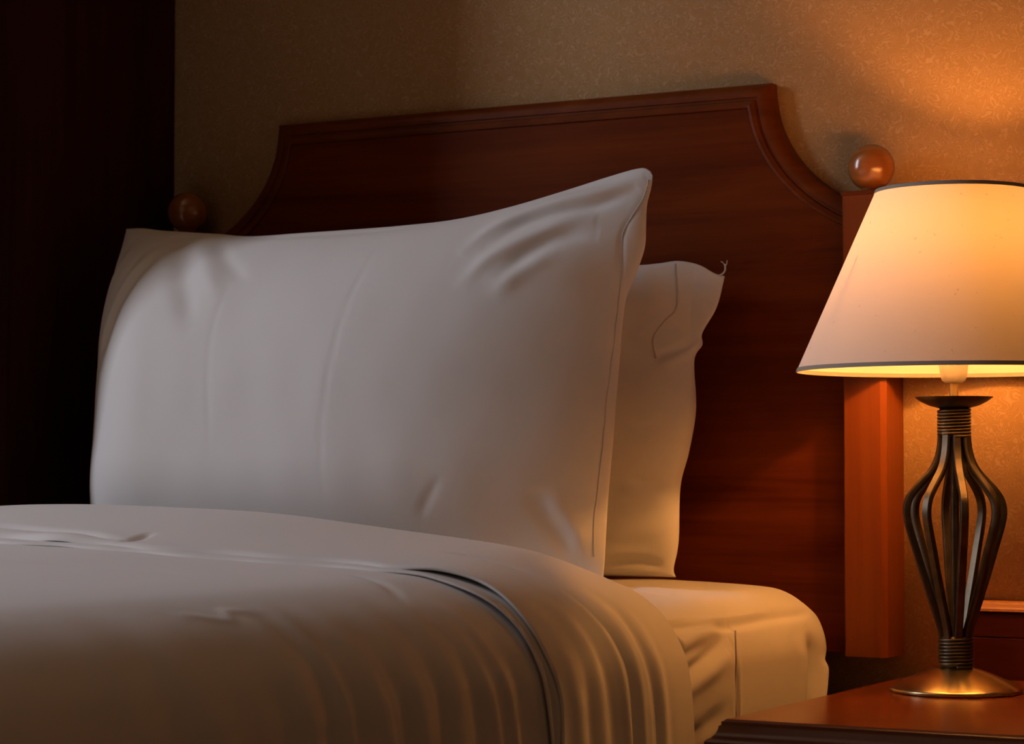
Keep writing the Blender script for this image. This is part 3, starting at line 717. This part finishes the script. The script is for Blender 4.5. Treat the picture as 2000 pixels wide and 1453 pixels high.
# camera-facing azimuth of the lamp is about -72 degrees; ribs sit every 45 degrees from there
a0 = math.radians(-71.9 + 11)
w_, t_ = 0.0050, 0.0042
sec8 = [(w_ * a, t_ * b_) for a, b_ in ((1, 0.55), (0.75, 1), (-0.75, 1), (-1, 0.55), (-1, -0.55), (-0.75, -1), (0.75, -1), (1, -0.55))]
for k in range(8):
    a = a0 + k * math.pi / 4; er = Vector((math.cos(a), math.sin(a), 0)); et = Vector((-math.sin(a), math.cos(a), 0))
    bm = bmesh.new(); rings = []
    for i in range(len(rc)):
        t = rc[min(i + 1, len(rc) - 1)] - rc[max(i - 1, 0)]; t = t / np.linalg.norm(t)
        nr = er * t[1] - Vector((0, 0, 1)) * t[0]
        p = er * rc[i][0] + Vector((0, 0, rc[i][1]))
        rings.append([p + et * u + nr * v for u, v in sec8])
    add_rings(bm, rings, True, True)
    obj('cage_rib', bm, M['bronze'], lamp, True, 0, math.radians(50))
bm = bmesh.new(); add_lathe(bm, [(0, 0.058), (0.0052, 0.058), (0.0052, 0.312), (0, 0.312)], 24); obj('centre_rod', bm, M['bronze'], lamp, True, 1e-5, math.radians(50))
bm = bmesh.new(); add_lathe(bm, [(0, 0.340), (0.0190, 0.3405), (0.0300, 0.3435), (0.0400, 0.3485), (0.0462, 0.3530), (0.0466, 0.3538), (0.0455, 0.3538), (0.0395, 0.3500), (0.030, 0.3455), (0.019, 0.3430), (0, 0.3425)], 64)
obj('drip_pan', bm, M['bronze'], lamp, True, 1e-5, math.radians(60))
bm = bmesh.new(); add_lathe(bm, [(0, 0.342), (0.0053, 0.342), (0.0053, 0.374), (0, 0.374)], 24); obj('stem', bm, M['stem'], lamp, True, 1e-5, math.radians(50))
bm = bmesh.new(); add_lathe(bm, [(0, 0.371), (0.0105, 0.371), (0.0140, 0.3735), (0.0160, 0.380), (0.0175, 0.392), (0.0180, 0.404), (0.0180, 0.440), (0.0135, 0.442), (0.0135, 0.447), (0, 0.447)], 36)
sk = obj('socket', bm, M['socket'], lamp, True, 1e-5, math.radians(50))
bm = bmesh.new()
add_lathe(bm, [(0.0, 0.447), (0.0120, 0.447), (0.0100, 0.496), (0, 0.496)], 20)
obj('bulb_neck', bm, M['socket'], sk, True, 1e-5, math.radians(50))
bm = bmesh.new()
add_lathe(bm, [(0, 0.4962), (0.0100, 0.4962), (0.0118, 0.501), (0.0125, 0.507), (0.0125, 0.513), (0.0110, 0.519), (0.0075, 0.524), (0.0, 0.527)], 20)
obj('bulb', bm, M['bulb'], lamp, True, 1e-5)
# shade
ZB, ZT, RB_, RT_ = 0.3850, 0.6045, 0.1885, 0.0915
bm = bmesh.new(); th = 0.0009
pr = [(RB_ + (RT_ - RB_) * k / 12, ZB + (ZT - ZB) * k / 12) for k in range(13)]
add_lathe(bm, pr, 128)
shd = obj('shade', bm, M['shade'], lamp)
for R_, z in ((RB_, ZB), (RT_, ZT)):
    bm = bmesh.new(); s_ = (RT_ - RB_) / (ZT - ZB)
    dz = 0.0045 if z == ZB else -0.0040
    q = [(R_ + 0.0009, z - 0.0006 * (1 if dz > 0 else -1)), (R_ + 0.0009 + s_ * dz, z + dz), (R_ - 0.0009 + s_ * dz, z + dz), (R_ - 0.0009, z - 0.0006 * (1 if dz > 0 else -1))]
    add_lathe(bm, q, 128, True); obj('rim_trim', bm, M['trim'], shd, True, 0, math.radians(50))
bm = bmesh.new()
n = 40; add_rings(bm, [[Vector(((0.0175 + 0.0015 * math.cos(b_)) * math.cos(a), (0.0175 + 0.0015 * math.cos(b_)) * math.sin(a), 0.443 + 0.0015 * math.sin(b_))) for b_ in np.linspace(0, 2 * math.pi, 8, endpoint=False)] for a in np.linspace(0, 2 * math.pi, n, endpoint=False)], True, False, True)
for k in range(3):
    a = k * 2 * math.pi / 3 - 0.21; rr = RB_ + (RT_ - RB_) * (0.52 - ZB) / (ZT - ZB)
    add_tube(bm, [(0.018 * math.cos(a), 0.018 * math.sin(a), 0.443), ((rr - 0.001) * math.cos(a), (rr - 0.001) * math.sin(a), 0.452 + 0.068)], 0.0010, 6)
obj('shade_carrier', bm, M['stem'], shd)
